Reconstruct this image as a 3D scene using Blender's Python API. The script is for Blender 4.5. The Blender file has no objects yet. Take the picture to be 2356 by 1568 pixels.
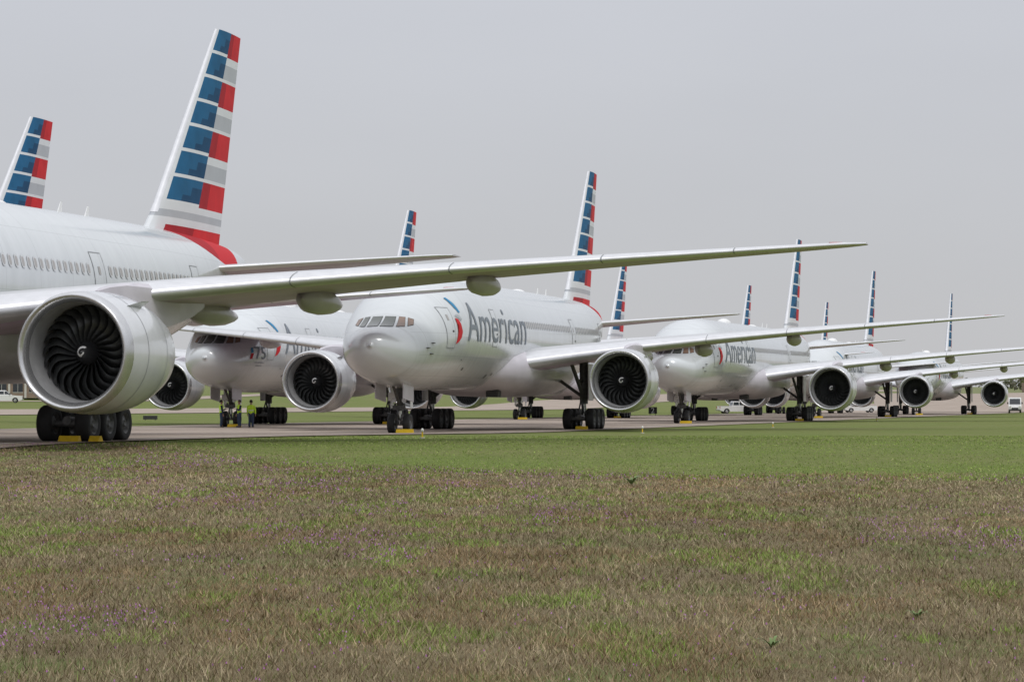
import bpy, bmesh, math, random
import numpy as np
from mathutils import Vector, Matrix
random.seed(7); rng = np.random.default_rng(7)
scene = bpy.context.scene
col = scene.collection
R = math.radians
PI = math.pi

# ------------------------------------------------------------------ materials
def pmat(name, c, rough=.5, metal=0., var=0., scale=3., bump=0., bscale=20., coat=0., attr=None, spec=.5):
    m = bpy.data.materials.new(name); m.use_nodes = True
    nt = m.node_tree; b = nt.nodes['Principled BSDF']
    b.inputs['Base Color'].default_value = (*c, 1); b.inputs['Roughness'].default_value = rough
    b.inputs['Metallic'].default_value = metal; b.inputs['Coat Weight'].default_value = coat
    b.inputs['Specular IOR Level'].default_value = spec
    tc = nt.nodes.new('ShaderNodeTexCoord')
    if var > 0:
        n = nt.nodes.new('ShaderNodeTexNoise'); n.inputs['Scale'].default_value = scale; n.inputs['Detail'].default_value = 6
        nt.links.new(tc.outputs['Object'], n.inputs['Vector'])
        r = nt.nodes.new('ShaderNodeValToRGB')
        r.color_ramp.elements[0].position = .3; r.color_ramp.elements[1].position = .7
        r.color_ramp.elements[0].color = (*[max(0, x*(1-var)) for x in c], 1)
        r.color_ramp.elements[1].color = (*[min(1, x*(1+var)) for x in c], 1)
        nt.links.new(n.outputs['Fac'], r.inputs['Fac']); nt.links.new(r.outputs['Color'], b.inputs['Base Color'])
    if attr:
        a = nt.nodes.new('ShaderNodeAttribute'); a.attribute_name = attr
        nt.links.new(a.outputs['Color'], b.inputs['Base Color'])
    return m

def mathn(nt, op, a, b=None, c=None):
    n = nt.nodes.new('ShaderNodeMath'); n.operation = op
    for i, v in enumerate((a, b, c)):
        if v is None: continue
        if isinstance(v, (int, float)): n.inputs[i].default_value = v
        else: nt.links.new(v, n.inputs[i])
    return n.outputs[0]
def mixc(nt, f, a, b):
    n = nt.nodes.new('ShaderNodeMix'); n.data_type = 'RGBA'
    for s, v in ((n.inputs[0], f), (n.inputs[6], a), (n.inputs[7], b)):
        if isinstance(v, (int, float)): s.default_value = v
        elif isinstance(v, tuple): s.default_value = (*v, 1)
        else: nt.links.new(v, s)
    return n.outputs[2]
def noisen(nt, vec, scale, detail=5, rough=.55):
    n = nt.nodes.new('ShaderNodeTexNoise'); n.inputs['Scale'].default_value = scale; n.inputs['Detail'].default_value = detail
    n.inputs['Roughness'].default_value = rough
    nt.links.new(vec, n.inputs['Vector']); return n.outputs['Fac']
def rampn(nt, v, a, b):
    n = nt.nodes.new('ShaderNodeMapRange'); n.inputs[1].default_value = a; n.inputs[2].default_value = b
    nt.links.new(v, n.inputs[0]); return n.outputs[0]

def fuselage_mat(shift):
    m = pmat('silver_paint', (.6, .62, .64), rough=.22, metal=.12, coat=.5)
    nt = m.node_tree; b = nt.nodes['Principled BSDF']; b.inputs['Coat Roughness'].default_value = .08
    tc = nt.nodes.new('ShaderNodeTexCoord'); sp = nt.nodes.new('ShaderNodeSeparateXYZ')
    nt.links.new(tc.outputs['Object'], sp.inputs[0]); x, y, z = sp.outputs
    xs_ = mathn(nt, 'SUBTRACT', x, shift)
    lim = mathn(nt, 'ADD', mathn(nt, 'MULTIPLY', mathn(nt, 'POWER', mathn(nt, 'MAXIMUM', mathn(nt, 'SUBTRACT', 57.0, xs_), 0.), 2.), .030), 7.35)
    cap = mathn(nt, 'MULTIPLY', mathn(nt, 'GREATER_THAN', z, lim), mathn(nt, 'GREATER_THAN', xs_, 50.4))
    cap = mathn(nt, 'MULTIPLY', cap, mathn(nt, 'LESS_THAN', xs_, 59.0))
    d = mathn(nt, 'SUBTRACT', mathn(nt, 'ADD', xs_, mathn(nt, 'MULTIPLY', z, 1.15)), 61.2)
    band = mathn(nt, 'MULTIPLY', mathn(nt, 'GREATER_THAN', d, 0.), mathn(nt, 'LESS_THAN', d, 2.6))
    band = mathn(nt, 'MULTIPLY', band, mathn(nt, 'LESS_THAN', z, 5.9)); band = mathn(nt, 'MULTIPLY', band, mathn(nt, 'GREATER_THAN', xs_, 45.))
    red = mathn(nt, 'MAXIMUM', cap, band)
    dk = mathn(nt, 'GREATER_THAN', xs_, 54.6)
    fr = mathn(nt, 'FRACT', mathn(nt, 'DIVIDE', x, 2.9)); seam = mathn(nt, 'LESS_THAN', fr, .014)
    s2 = None
    for zz_ in (7.45, 5.2, 4.05, 3.0):
        q = mathn(nt, 'LESS_THAN', mathn(nt, 'ABSOLUTE', mathn(nt, 'SUBTRACT', z, zz_)), .014); s2 = q if s2 is None else mathn(nt, 'MAXIMUM', s2, q)
    seam = mathn(nt, 'MULTIPLY', mathn(nt, 'MAXIMUM', seam, s2), mathn(nt, 'GREATER_THAN', x, 2.2))
    mp = nt.nodes.new('ShaderNodeMapping'); mp.inputs['Scale'].default_value = (1.4, .25, .25)
    nt.links.new(tc.outputs['Object'], mp.inputs[0])
    g = rampn(nt, noisen(nt, mp.outputs[0], 1.6, 8, .65), .3, .75)
    base = mixc(nt, g, (.555, .58, .595), (.635, .66, .675))
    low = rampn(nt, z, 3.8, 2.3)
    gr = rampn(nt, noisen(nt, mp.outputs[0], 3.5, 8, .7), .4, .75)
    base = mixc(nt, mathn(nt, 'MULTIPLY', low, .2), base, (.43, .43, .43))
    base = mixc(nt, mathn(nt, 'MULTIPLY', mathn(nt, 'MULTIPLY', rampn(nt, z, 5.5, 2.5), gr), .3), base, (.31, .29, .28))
    base = mixc(nt, mathn(nt, 'MULTIPLY', seam, .3), base, (.28, .29, .30))
    base = mixc(nt, mathn(nt, 'LESS_THAN', x, 2.0), base, (.62, .645, .66))
    rc = mixc(nt, dk, (.40, .014, .022), (.56, .022, .03))
    out = mixc(nt, red, base, rc)
    nt.links.new(out, b.inputs['Base Color'])
    inv = mathn(nt, 'SUBTRACT', 1., red)
    nt.links.new(mathn(nt, 'MULTIPLY', inv, .5), b.inputs['Coat Weight'])
    nt.links.new(mathn(nt, 'ADD', mathn(nt, 'MULTIPLY', inv, .4), .1), b.inputs['Specular IOR Level'])
    nt.links.new(mathn(nt, 'ADD', mathn(nt, 'MULTIPLY', red, .38), .24), b.inputs['Roughness'])
    return m
def wing_mat():
    m = pmat('wing_grey_bounce_tint', (.52, .5, .52), .42, 0., spec=.3); nt = m.node_tree; b = nt.nodes['Principled BSDF']
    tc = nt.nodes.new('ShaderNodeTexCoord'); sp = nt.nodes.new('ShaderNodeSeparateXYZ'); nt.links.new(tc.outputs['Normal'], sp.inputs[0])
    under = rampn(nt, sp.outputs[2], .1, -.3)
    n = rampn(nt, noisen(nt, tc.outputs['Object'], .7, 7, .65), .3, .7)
    up = mixc(nt, n, (.46, .465, .48), (.54, .545, .56)); dn_tint = mixc(nt, n, (.50, .405, .53), (.58, .47, .61))  # downward faces tinted magenta in the colour to offset green light bounced off grass
    nt.links.new(mixc(nt, under, up, dn_tint), b.inputs['Base Color']); return m

M = {}
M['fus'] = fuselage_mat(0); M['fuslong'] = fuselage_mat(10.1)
M['fair'] = pmat('fairing_grey', (.54, .51, .55), .4, var=.1, scale=.8, coat=.15)
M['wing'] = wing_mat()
M['slat'] = pmat('bare_aluminium', (.68, .68, .70), .34, .5, var=.06, scale=2)
M['nac'] = pmat('nacelle_paint', (.60, .61, .635), .24, .05, var=.06, scale=1.2, coat=.4)
M['lip'] = pmat('lip_aluminium', (.60, .60, .61), .24, .8, var=.06, scale=3)
M['duct'] = pmat('duct_grey', (.30, .30, .305), .45, .1, var=.1, scale=4)
M['fan'] = pmat('fan_titanium', (.075, .078, .08), .3, .7, var=.2, scale=5)
M['black'] = pmat('black_void', (.008, .008, .008), .8)
M['spin'] = pmat('spinner_dark', (.018, .018, .02), .35, coat=.3)
M['white'] = pmat('white_paint', (.78, .78, .78), .4, var=.04)
M['core'] = pmat('core_metal', (.2, .18, .16), .4, .8, var=.2, scale=3)
M['gear'] = pmat('gear_grey', (.10, .10, .10), .5, .2, var=.35, scale=6)
M['geard'] = pmat('gear_dark', (.035, .035, .035), .6, .2, var=.3, scale=8)
M['chrome'] = pmat('oleo_chrome', (.5, .5, .5), .2, .9)
M['tyre'] = pmat('tyre_rubber', (.014, .014, .015), .75, var=.3, scale=4)
M['rim'] = pmat('wheel_rim', (.12, .12, .12), .5, .5, var=.3, scale=8)
M['glass'] = pmat('cockpit_glass', (.07, .08, .07), .1, .0, coat=.5)
M['shade'] = pmat('cockpit_shade', (.22, .14, .10), .25, .0, coat=.3, var=.2, scale=2)
M['frame'] = pmat('cockpit_frame', (.42, .43, .44), .4)
M['win'] = pmat('cabin_pane', (.38, .365, .355), .4, spec=.2)
M['winr'] = pmat('pane_rim', (.58, .59, .60), .4, .1)
M['seam'] = pmat('seam_grey', (.27, .28, .29), .6, spec=.2)
M['title'] = pmat('title_grey', (.22, .245, .28), .6, var=.06, spec=.15)
def tm(n, c): return pmat(n, c, .6, var=.12, scale=1, spec=.12)
M['blue1'] = tm('tail_blue_light', (.018, .115, .24)); M['blue2'] = tm('tail_blue_dark', (.012, .065, .145))
M['red1'] = tm('tail_red_dark', (.36, .018, .026)); M['red2'] = tm('tail_red', (.56, .026, .032))
M['tgrey'] = pmat('tail_grey', (.42, .44, .47), .45, var=.05, scale=1, spec=.3)
M['twhite'] = pmat('tail_white', (.66, .68, .70), .4, var=.04, scale=1, spec=.4)
M['eblue'] = pmat('emblem_blue', (.03, .22, .42), .5, spec=.2)
M['yellow'] = pmat('chock_yellow', (.75, .50, .02), .5, var=.12, scale=5)
M['hiv'] = pmat('vest_yellow', (.60, .90, .05), .7, var=.1, scale=9)
M['navy'] = pmat('navy_cloth', (.02, .03, .06), .85, var=.2, scale=12)
M['jean'] = pmat('denim', (.04, .06, .11), .85, var=.2, scale=12)
M['skin'] = pmat('skin_tone', (.42, .24, .17), .55)
M['hair'] = pmat('hair_dark', (.02, .014, .01), .7)
M['vglass'] = pmat('vehicle_glass', (.02, .025, .03), .08, coat=.4)
M['vwhite'] = pmat('vehicle_white', (.74, .74, .73), .3, coat=.5, var=.04)
M['lamp'] = pmat('lamp_lens', (.7, .7, .65), .15)
M['tail'] = pmat('tail_lamp', (.4, .02, .02), .25)
M['brick'] = pmat('tan_brick', (.27, .20, .15), .85, var=.15, scale=2)
M['trim'] = pmat('pale_trim', (.55, .53, .48), .7, var=.08)
M['bark'] = pmat('bark', (.09, .07, .055), .9, var=.3, scale=4)
M['veg'] = pmat('plant_colours', (.1, .1, .05), .9, attr='col', spec=.1)
M['conc'] = pmat('edge_light_base', (.4, .38, .34), .8)

# ------------------------------------------------------------------ mesh helpers
def mk(name, V, F, mats, parent=None, fm=None, smooth=True, sharp=35, loc=None):
    me = bpy.data.meshes.new(name); me.from_pydata([tuple(v) for v in V], [], F)
    for m in (mats if isinstance(mats, (list, tuple)) else [mats]): me.materials.append(m)
    if fm: me.polygons.foreach_set('material_index', fm)
    me.polygons.foreach_set('use_smooth', [smooth]*len(me.polygons))
    if smooth and sharp:
        try: me.set_sharp_from_angle(angle=R(sharp))
        except Exception: pass
    me.update()
    o = bpy.data.objects.new(name, me); col.objects.link(o)
    if parent: o.parent = parent
    if loc: o.location = loc
    return o
class MB:
    def __init__(s): s.V = []; s.F = []; s.M = []
    def add(s, V, F, m=0):
        n = len(s.V); s.V += [tuple(v) for v in V]; s.F += [tuple(i+n for i in f) for f in F]; s.M += [m]*len(F)
    def box(s, a, b, m=0):
        x0, y0, z0 = a; x1, y1, z1 = b
        V = [(x0,y0,z0),(x1,y0,z0),(x1,y1,z0),(x0,y1,z0),(x0,y0,z1),(x1,y0,z1),(x1,y1,z1),(x0,y1,z1)]
        s.add(V, [(3,2,1,0),(4,5,6,7),(0,1,5,4),(1,2,6,5),(2,3,7,6),(3,0,4,7)], m)
    def cyl(s, p, q, r0, r1=None, n=12, m=0):
        r1 = r0 if r1 is None else r1
        p = Vector(p); q = Vector(q); d = (q-p).normalized()
        a = d.orthogonal().normalized(); b = d.cross(a)
        V = []
        for c, r in ((p, r0), (q, r1)):
            for i in range(n):
                t = 2*PI*i/n; V.append(c + a*(r*math.cos(t)) + b*(r*math.sin(t)))
        F = [(i, (i+1) % n, n+(i+1) % n, n+i) for i in range(n)] + [tuple(range(n-1, -1, -1)), tuple(range(n, 2*n))]
        s.add(V, F, m)
    def rev(s, prof, n=32, axis='x', m=0, c=(0, 0, 0)):
        V = []
        for (x, r) in prof:
            for i in range(n):
                t = 2*PI*i/n
                if axis == 'x': V.append((c[0]+x, c[1]+r*math.cos(t), c[2]+r*math.sin(t)))
                elif axis == 'y': V.append((c[0]+r*math.cos(t), c[1]+x, c[2]+r*math.sin(t)))
                else: V.append((c[0]+r*math.cos(t), c[1]+r*math.sin(t), c[2]+x))
        F = []
        for k in range(len(prof)-1):
            for i in range(n): F.append((k*n+i, k*n+(i+1) % n, (k+1)*n+(i+1) % n, (k+1)*n+i))
        s.add(V, F, m)
    def prism(s, poly, y0, y1, m=0, f=None):
        n = len(poly); V = [(x, y0, z) for x, z in poly] + [(x, y1, z) for x, z in poly]
        s.add(V, [tuple(range(n)), tuple(range(2*n-1, n-1, -1))] + [(i, n+i, n+(i+1) % n, (i+1) % n) for i in range(n)], m)
    def obj(s, name, mats, parent=None, smooth=True, sharp=35, loc=None):
        return mk(name, s.V, s.F, mats, parent, s.M, smooth, sharp, loc)
def tag(o, label=None, cat=None, group=None, kind=None):
    if label: o['label'] = label
    if cat: o['category'] = cat
    if group: o['group'] = group
    if kind: o['kind'] = kind
    return o
def empty(name, loc, rz=0):
    o = bpy.data.objects.new(name, None); col.objects.link(o); o.location = loc; o.rotation_euler = (0, 0, rz); return o
def inst(src, parent, loc=None, rot=None, scale=None):
    c = src.copy(); col.objects.link(c); c.parent = parent
    if loc is not None: c.location = loc
    if rot is not None: c.rotation_euler = rot
    if scale is not None: c.scale = scale
    return c
def copy_tree(o, parent=None):
    c = o.copy(); col.objects.link(c); c.parent = parent
    for ch in list(o.children): copy_tree(ch, c)
    return c

# ------------------------------------------------------------------ terrain
def sst(a, b, x):
    t = np.clip((x-a)/(b-a), 0, 1); return t*t*(3-2*t)
UX, UY = .2739, .9617
def s_of(x, y): return (x-6.5)*(-UY) + (y-160)*UX
def terr(x, y):
    x = np.asarray(x, float); y = np.asarray(y, float); s = s_of(x, y)
    h = .3*sst(68, 88, y)*(1-sst(95, 150, y))
    h = h + .018*np.clip(s-50, 0, 160)*sst(50, 75, s)
    h = h + .0146*np.clip(y-430, 0, 280)*sst(430, 520, y) + .0055*np.clip(y-710, 0, 1e9)
    return h
def tz(x, y): return float(terr(x, y))
xs = np.concatenate([-np.geomspace(2600, 160, 22), np.arange(-150, 151, 3.), np.geomspace(160, 2600, 22)])
ys = np.concatenate([np.arange(-40, 160, 2.), np.arange(160, 520, 5.), np.arange(520, 1000, 20.), np.arange(1000, 4001, 150.)])
XX, YY = np.meshgrid(xs, ys); ZZ = terr(XX, YY)
nx, ny = len(xs), len(ys)
V = np.stack([XX.ravel(), YY.ravel(), ZZ.ravel()], 1).tolist()
F = [(j*nx+i, j*nx+i+1, (j+1)*nx+i+1, (j+1)*nx+i) for j in range(ny-1) for i in range(nx-1)]
def ground_mat():
    m = pmat('ground_grass', (.1, .12, .05), .95, spec=.1); nt = m.node_tree; b = nt.nodes['Principled BSDF']
    ge = nt.nodes.new('ShaderNodeNewGeometry'); P = ge.outputs['Position']
    sp = nt.nodes.new('ShaderNodeSeparateXYZ'); nt.links.new(P, sp.inputs[0]); x, y, z = sp.outputs
    xc = mathn(nt, 'MINIMUM', x, 9.)
    dl = mathn(nt, 'ADD', mathn(nt, 'MULTIPLY', xc, -1.086), mathn(nt, 'MULTIPLY', mathn(nt, 'MULTIPLY', xc, xc), .0605))
    dl = mathn(nt, 'MINIMUM', mathn(nt, 'ADD', dl, 63.1), 86.)
    n1 = noisen(nt, P, .35, 4)
    dl = mathn(nt, 'ADD', dl, mathn(nt, 'MULTIPLY', mathn(nt, 'SUBTRACT', n1, .5), 18.))
    brown = rampn(nt, mathn(nt, 'SUBTRACT', dl, y), -3.5, 2.2)
    n2 = rampn(nt, noisen(nt, P, .9, 8, .7), .3, .7); n3 = rampn(nt, noisen(nt, P, 9., 6, .7), .3, .7); n4 = rampn(nt, noisen(nt, P, .12, 5), .38, .62)
    n5 = rampn(nt, noisen(nt, P, 2.6, 6, .75), .38, .62)
    g = mixc(nt, n2, (.135, .175, .045), (.185, .225, .06))
    g = mixc(nt, mathn(nt, 'MULTIPLY', n4, .5), g, (.235, .215, .10))
    g = mixc(nt, mathn(nt, 'MULTIPLY', n5, .35), g, (.10, .13, .035))
    g = mixc(nt, mathn(nt, 'MULTIPLY', n3, .3), g, (.08, .105, .03))
    br = mixc(nt, n2, (.15, .118, .066), (.25, .205, .125)); br = mixc(nt, mathn(nt, 'MULTIPLY', n3, .7), br, (.10, .083, .043))
    br = mixc(nt, mathn(nt, 'MULTIPLY', rampn(nt, noisen(nt, P, .5, 7, .65), .49, .61), .75), br, (.115, .155, .045))
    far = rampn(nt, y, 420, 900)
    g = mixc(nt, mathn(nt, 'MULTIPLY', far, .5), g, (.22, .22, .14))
    out = mixc(nt, brown, g, br); nt.links.new(out, b.inputs['Base Color'])
    bp = nt.nodes.new('ShaderNodeBump'); bp.inputs['Strength'].default_value = .5; bp.inputs['Distance'].default_value = .08
    nt.links.new(n3, bp.inputs['Height']); nt.links.new(bp.outputs[0], b.inputs['Normal'])
    return m
tag(mk('ground', V, F, ground_mat(), sharp=None), kind='structure')
def pave_mat():
    m = pmat('old_concrete', (.3, .26, .22), .85, spec=.2); nt = m.node_tree; b = nt.nodes['Principled BSDF']
    ge = nt.nodes.new('ShaderNodeNewGeometry')
    mp = nt.nodes.new('ShaderNodeMapping'); mp.inputs['Rotation'].default_value = (0, 0, R(15.9)); nt.links.new(ge.outputs['Position'], mp.inputs[0])
    P = mp.outputs[0]; sp = nt.nodes.new('ShaderNodeSeparateXYZ'); nt.links.new(P, sp.inputs[0]); x, y, z = sp.outputs
    n1 = rampn(nt, noisen(nt, P, .15, 8, .65), .3, .7); n2 = rampn(nt, noisen(nt, P, 3., 6, .7), .3, .7)
    c = mixc(nt, n1, (.31, .25, .205), (.41, .34, .285)); c = mixc(nt, mathn(nt, 'MULTIPLY', n2, .3), c, (.22, .185, .15))
    j = mathn(nt, 'MAXIMUM', mathn(nt, 'LESS_THAN', mathn(nt, 'FRACT', mathn(nt, 'DIVIDE', x, 6.)), .012), mathn(nt, 'LESS_THAN', mathn(nt, 'FRACT', mathn(nt, 'DIVIDE', y, 6.)), .015))
    c = mixc(nt, mathn(nt, 'MULTIPLY', j, .6), c, (.09, .08, .07))
    nt.links.new(c, b.inputs['Base Color']); return m
PV = pave_mat()
def strip(name, s0, s1, t0, t1, dz, mat, ns=8, dt=5., wob=0):
    V = []; F = []; nt_ = int((t1-t0)/dt)+1
    for j in range(nt_):
        t = t0+(t1-t0)*j/(nt_-1)
        for i in range(ns+1):
            s = s0+(s1-s0)*i/ns
            if wob and i in (0, ns): s += random.uniform(-wob, wob)
            x = 6.5+UX*t-UY*s; y = 160+UY*t+UX*s; V.append((x, y, tz(x, y)+dz))
    for j in range(nt_-1):
        for i in range(ns): F.append((j*(ns+1)+i, (j+1)*(ns+1)+i, (j+1)*(ns+1)+i+1, j*(ns+1)+i+1))
    return tag(mk(name, V, F, mat, sharp=None), kind='structure')
strip('taxiway', 0, 37, -240, 900, .04, PV, 12, 4., .12)
strip('edge_marking', 1.5, 1.8, -240, 700, .05, pmat('worn_white_line', (.55, .53, .48), .8, var=.3, scale=2), 1, 4.)
strip('parallel_taxiway', 76, 98, -240, 900, .06, PV, 8, 5., .12)
strip('service_road', 150, 157, -300, 900, .06, PV, 3, 8.)
V = []; F = []
for j in range(25):
    for i in range(17):
        x = 62+16*i+j*1.5; y = 445+11*j; V.append((x, y, tz(x, y)+.09))
for j in range(24):
    for i in range(16): F.append((j*17+i, j*17+i+1, (j+1)*17+i+1, (j+1)*17+i))
tag(mk('far_apron', V, F, PV, sharp=None), kind='structure')

# ------------------------------------------------------------------ airliner
def pchip(xs, ys):
    xs = list(xs); ys = list(ys); n = len(xs); h = [xs[i+1]-xs[i] for i in range(n-1)]; d = [(ys[i+1]-ys[i])/h[i] for i in range(n-1)]
    m = [d[0]]+[0 if d[i-1]*d[i] <= 0 else 2*d[i-1]*d[i]/(d[i-1]+d[i]) for i in range(1, n-1)]+[d[-1]]
    def f(x):
        if x <= xs[0]: return ys[0]
        if x >= xs[-1]: return ys[-1]
        k = 0
        while xs[k+1] < x: k += 1
        t = (x-xs[k])/h[k]
        return (2*t**3-3*t*t+1)*ys[k]+(t**3-2*t*t+t)*h[k]*m[k]+(-2*t**3+3*t*t)*ys[k+1]+(t**3-t*t)*h[k]*m[k+1]
    return f
SEC = [(0,.01,4.57,4.59),(.03,.25,4.34,4.82),(.08,.42,4.19,4.96),(.16,.59,4.04,5.08),(.5,1.02,3.68,5.30),(1,1.42,3.36,5.43),(1.7,1.79,3.06,5.60),(2.3,2.03,2.88,5.84),
       (3.2,2.33,2.69,6.40),(4.2,2.59,2.56,7.02),(5.5,2.83,2.45,7.66),(7,3.0,2.38,8.14),(9,3.09,2.34,8.44),(11,3.1,2.33,8.52),(40,3.1,2.33,8.52),(42,3.1,2.4,8.52),(45,3.0,2.75,8.52),
       (49,2.65,3.5,8.5),(53,2.08,4.4,8.45),(57,1.35,5.35,8.3),(60,.75,6.1,8.1),(61.5,.4,6.6,7.9),(62.3,.2,6.85,7.75),(62.7,.05,7.1,7.55)]
TE = .004
def build_airliner(long=False):
    P1 = 5.3 if long else 0; P2 = 10.1 if long else 0
    lm = lambda L: L if L < 12 else (L+P1 if L < 39.9 else L+P2)
    S = [(lm(a), b, c, d) for a, b, c, d in SEC]
    fw = pchip([s[0] for s in S], [s[1] for s in S]); fb = pchip([s[0] for s in S], [s[2] for s in S]); ft = pchip([s[0] for s in S], [s[3] for s in S])
    def fs(L): w = fw(L); b = fb(L); t = ft(L); return w, (b+t)/2, (t-b)/2
    xg = 31.8+P1
    sh = lambda v: (v[0], v[1], v[2]+.10+(v[0]-xg)*.0065)
    shl = lambda V: [sh(v) for v in V]
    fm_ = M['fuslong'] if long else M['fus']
    root = empty('airliner', (0, 0, 0))
    Ls = [0,.03,.08,.16,.3,.5,.75,1,1.3,1.7,2,2.3,2.7,3.2,3.7,4.2,4.8,5.5,6.2,7,8,9,10,11]+[11+(lm(42)-11)*k/20 for k in range(1, 21)]+[lm(42)+(lm(61.5)-lm(42))*k/22 for k in range(1, 23)]+[lm(62.), lm(62.3), lm(62.7)]
    n = 56; V = []; F = []
    for L in Ls:
        w, c, h = fs(L)
        for i in range(n):
            t = 2*PI*i/n; V.append(sh((L, w*math.sin(t), c+h*math.cos(t))))
    for k in range(len(Ls)-1):
        for i in range(n): F.append((k*n+i, k*n+(i+1) % n, (k+1)*n+(i+1) % n, (k+1)*n+i))
    F.append(tuple(range(n))); F.append(tuple(range(len(V)-1, len(V)-1-n, -1)))
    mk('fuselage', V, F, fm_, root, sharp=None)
    def side(L, z, off=.012):
        w, c, h = fs(L); q = max(0., 1-((z-c)/h)**2); y = w*math.sqrt(q)
        nv = Vector((0, y/w**2, (z-c)/h**2)).normalized()
        return sh((L, -(y+nv.y*off), z+nv.z*off))
    def patch(mb, L0, L1, z0, z1, off, nl=3, nz=8, m=0):
        V = [side(L0+(L1-L0)*i/nl, z0+(z1-z0)*j/nz, off) for j in range(nz+1) for i in range(nl+1)]
        mb.add(V, [(j*(nl+1)+i, j*(nl+1)+i+1, (j+1)*(nl+1)+i+1, (j+1)*(nl+1)+i) for j in range(nz) for i in range(nl)], m)
    mb = MB(); V = []
    for L in (1.99, 2.01):
        w, c, h = fs(L)
        for i in range(n): t = 2*PI*i/n; V.append(sh((L, (w+.004)*math.sin(t), c+(h+.004)*math.cos(t))))
    mb.add(V, [(i, (i+1) % n, n+(i+1) % n, n+i) for i in range(n)]); mb.obj('radome_seam', M['frame'], root, sharp=None)
    def front(y, z, off=.015):
        a, b_ = .02, 9.
        for _ in range(30):
            mid = (a+b_)/2; w, c, h = fs(mid)
            if (y/w)**2+((z-c)/h)**2 > 1: a = mid
            else: b_ = mid
        w, c, h = fs(b_); nv = Vector((-.8, y/w, (z-c)/h+.2)).normalized()
        return sh((b_+nv.x*off, y+nv.y*off, z+nv.z*off))
    panes = [[(.07,5.58),(.68,5.57),(.60,6.08),(.07,6.10)], [(.83,5.57),(1.18,5.58),(1.04,6.05),(.76,6.08)], [(1.31,5.60),(1.52,5.67),(1.44,5.94),(1.18,6.03)]]
    for sgn in (-1, 1):
        for k, q in enumerate(panes):
            for nm, g, off in (('windscreen', 0, .026), ('windscreen_surround', .015, .016)):
                cx = sum(p[0] for p in q)/4; cz = sum(p[1] for p in q)/4
                qq = [(p[0]+(g if p[0] > cx else -g), p[1]+(g if p[1] > cz else -g)) for p in q]
                V = []
                for j in range(6):
                    v = j/5
                    for i in range(7):
                        u = i/6
                        y = (qq[0][0]*(1-u)+qq[1][0]*u)*(1-v)+(qq[3][0]*(1-u)+qq[2][0]*u)*v
                        z = (qq[0][1]*(1-u)+qq[1][1]*u)*(1-v)+(qq[3][1]*(1-u)+qq[2][1]*u)*v
                        V.append(front(sgn*y, z, off))
                F = [(j*7+i, j*7+i+1, (j+1)*7+i+1, (j+1)*7+i) for j in range(5) for i in range(6)]
                mk(nm, V, F, (M['glass'] if (k == 0 or (k == 1 and sgn > 0)) else M['shade']) if nm == 'windscreen' else M['geard'], root, sharp=None)
    for L0, L1, z0, z1 in ((5.05, 6.1, 4.55, 6.6), (lm(13.9)+.4, lm(13.9)+1.45, 4.75, 6.75), (lm(36.9), lm(36.9)+1.05, 4.75, 6.75), (lm(48.2), lm(48.2)+1.05, 4.85, 6.75)):
        mb = MB(); patch(mb, L0, L1, z0, z1, .008, 3, 10); d = mb.obj('door', fm_, root, sharp=None)
        mb = MB(); e = .04
        patch(mb, L0, L1, z1, z1+e, .014); patch(mb, L0, L1, z0-e, z0, .014); patch(mb, L0-e, L0, z0-e, z1+e, .014, 1); patch(mb, L1, L1+e, z0-e, z1+e, .014, 1)
        mb.obj('door_seam', M['seam'], d, sharp=None)
        mb = MB(); patch(mb, L0+.42, L0+.62, 5.95, 6.25, .02, 1, 2); mb.obj('door_window', M['win'], d, sharp=None)
        mb = MB(); patch(mb, L0+.72, L0+.92, 5.35, 5.45, .02, 1, 1); mb.obj('door_handle', M['geard'], d, sharp=None)
    zw = 6.12
    V = []; F = []; k = 14
    for rr, oy in ((1.3, 0), (1.3, -.004), (1.0, -.006)):
        for i in range(k):
            t = 2*PI*i/k; cx = math.cos(t); sz = math.sin(t)
            V.append((.12*rr*math.copysign(abs(cx)**.8, cx), oy, .18*rr*math.copysign(abs(sz)**.8, sz)))
    F = [(a*k+i, a*k+(i+1) % k, (a+1)*k+(i+1) % k, (a+1)*k+i) for a in range(2) for i in range(k)]+[tuple(range(2*k, 3*k))]
    L = 23.; doors = [(lm(13.9)+.1, lm(13.9)+1.8), (lm(36.9)-.35, lm(36.9)+1.4), (lm(48.2)-.35, lm(48.2)+1.4)]
    src = None
    while L < lm(51):
        if not any(a < L < b for a, b in doors):
            w, c, h = fs(L); p = side(L, zw, .012); ph = math.atan2((zw-c)/h, math.sqrt(max(.01, 1-((zw-c)/h)**2)))
            dwd = (fw(L+.2)-fw(L-.2))/.4
            if src is None:
                src = mk('cabin_window', V, F, [M['winr'], M['win']], root, [0]*(2*k)+[1]); o = src
            else: o = inst(src, root)
            o.location = p; o.rotation_euler = (-ph, 0, -math.atan(dwd))
        L += .535
    def wrap_poly(poly, nm, mat, parent=root, off=.016):
        bm = bmesh.new()
        vs = [bm.verts.new((a, b, 0)) for a, b in poly]; bm.faces.new(vs); return wrap_bm(bm, nm, mat, parent, off)
    def wrap_bm(bm, nm, mat, parent, off):
        x0 = min(v.co.x for v in bm.verts); x1 = max(v.co.x for v in bm.verts); y0 = min(v.co.y for v in bm.verts); y1 = max(v.co.y for v in bm.verts)
        bmesh.ops.triangulate(bm, faces=bm.faces[:])
        for ax, lo, hi, st in ((0, x0, x1, .3), (1, y0, y1, .12)):
            c = lo+st
            while c < hi:
                co = (c, 0, 0) if ax == 0 else (0, c, 0); no = (1, 0, 0) if ax == 0 else (0, 1, 0)
                bmesh.ops.bisect_plane(bm, geom=bm.verts[:]+bm.edges[:]+bm.faces[:], plane_co=co, plane_no=no); c += st
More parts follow.
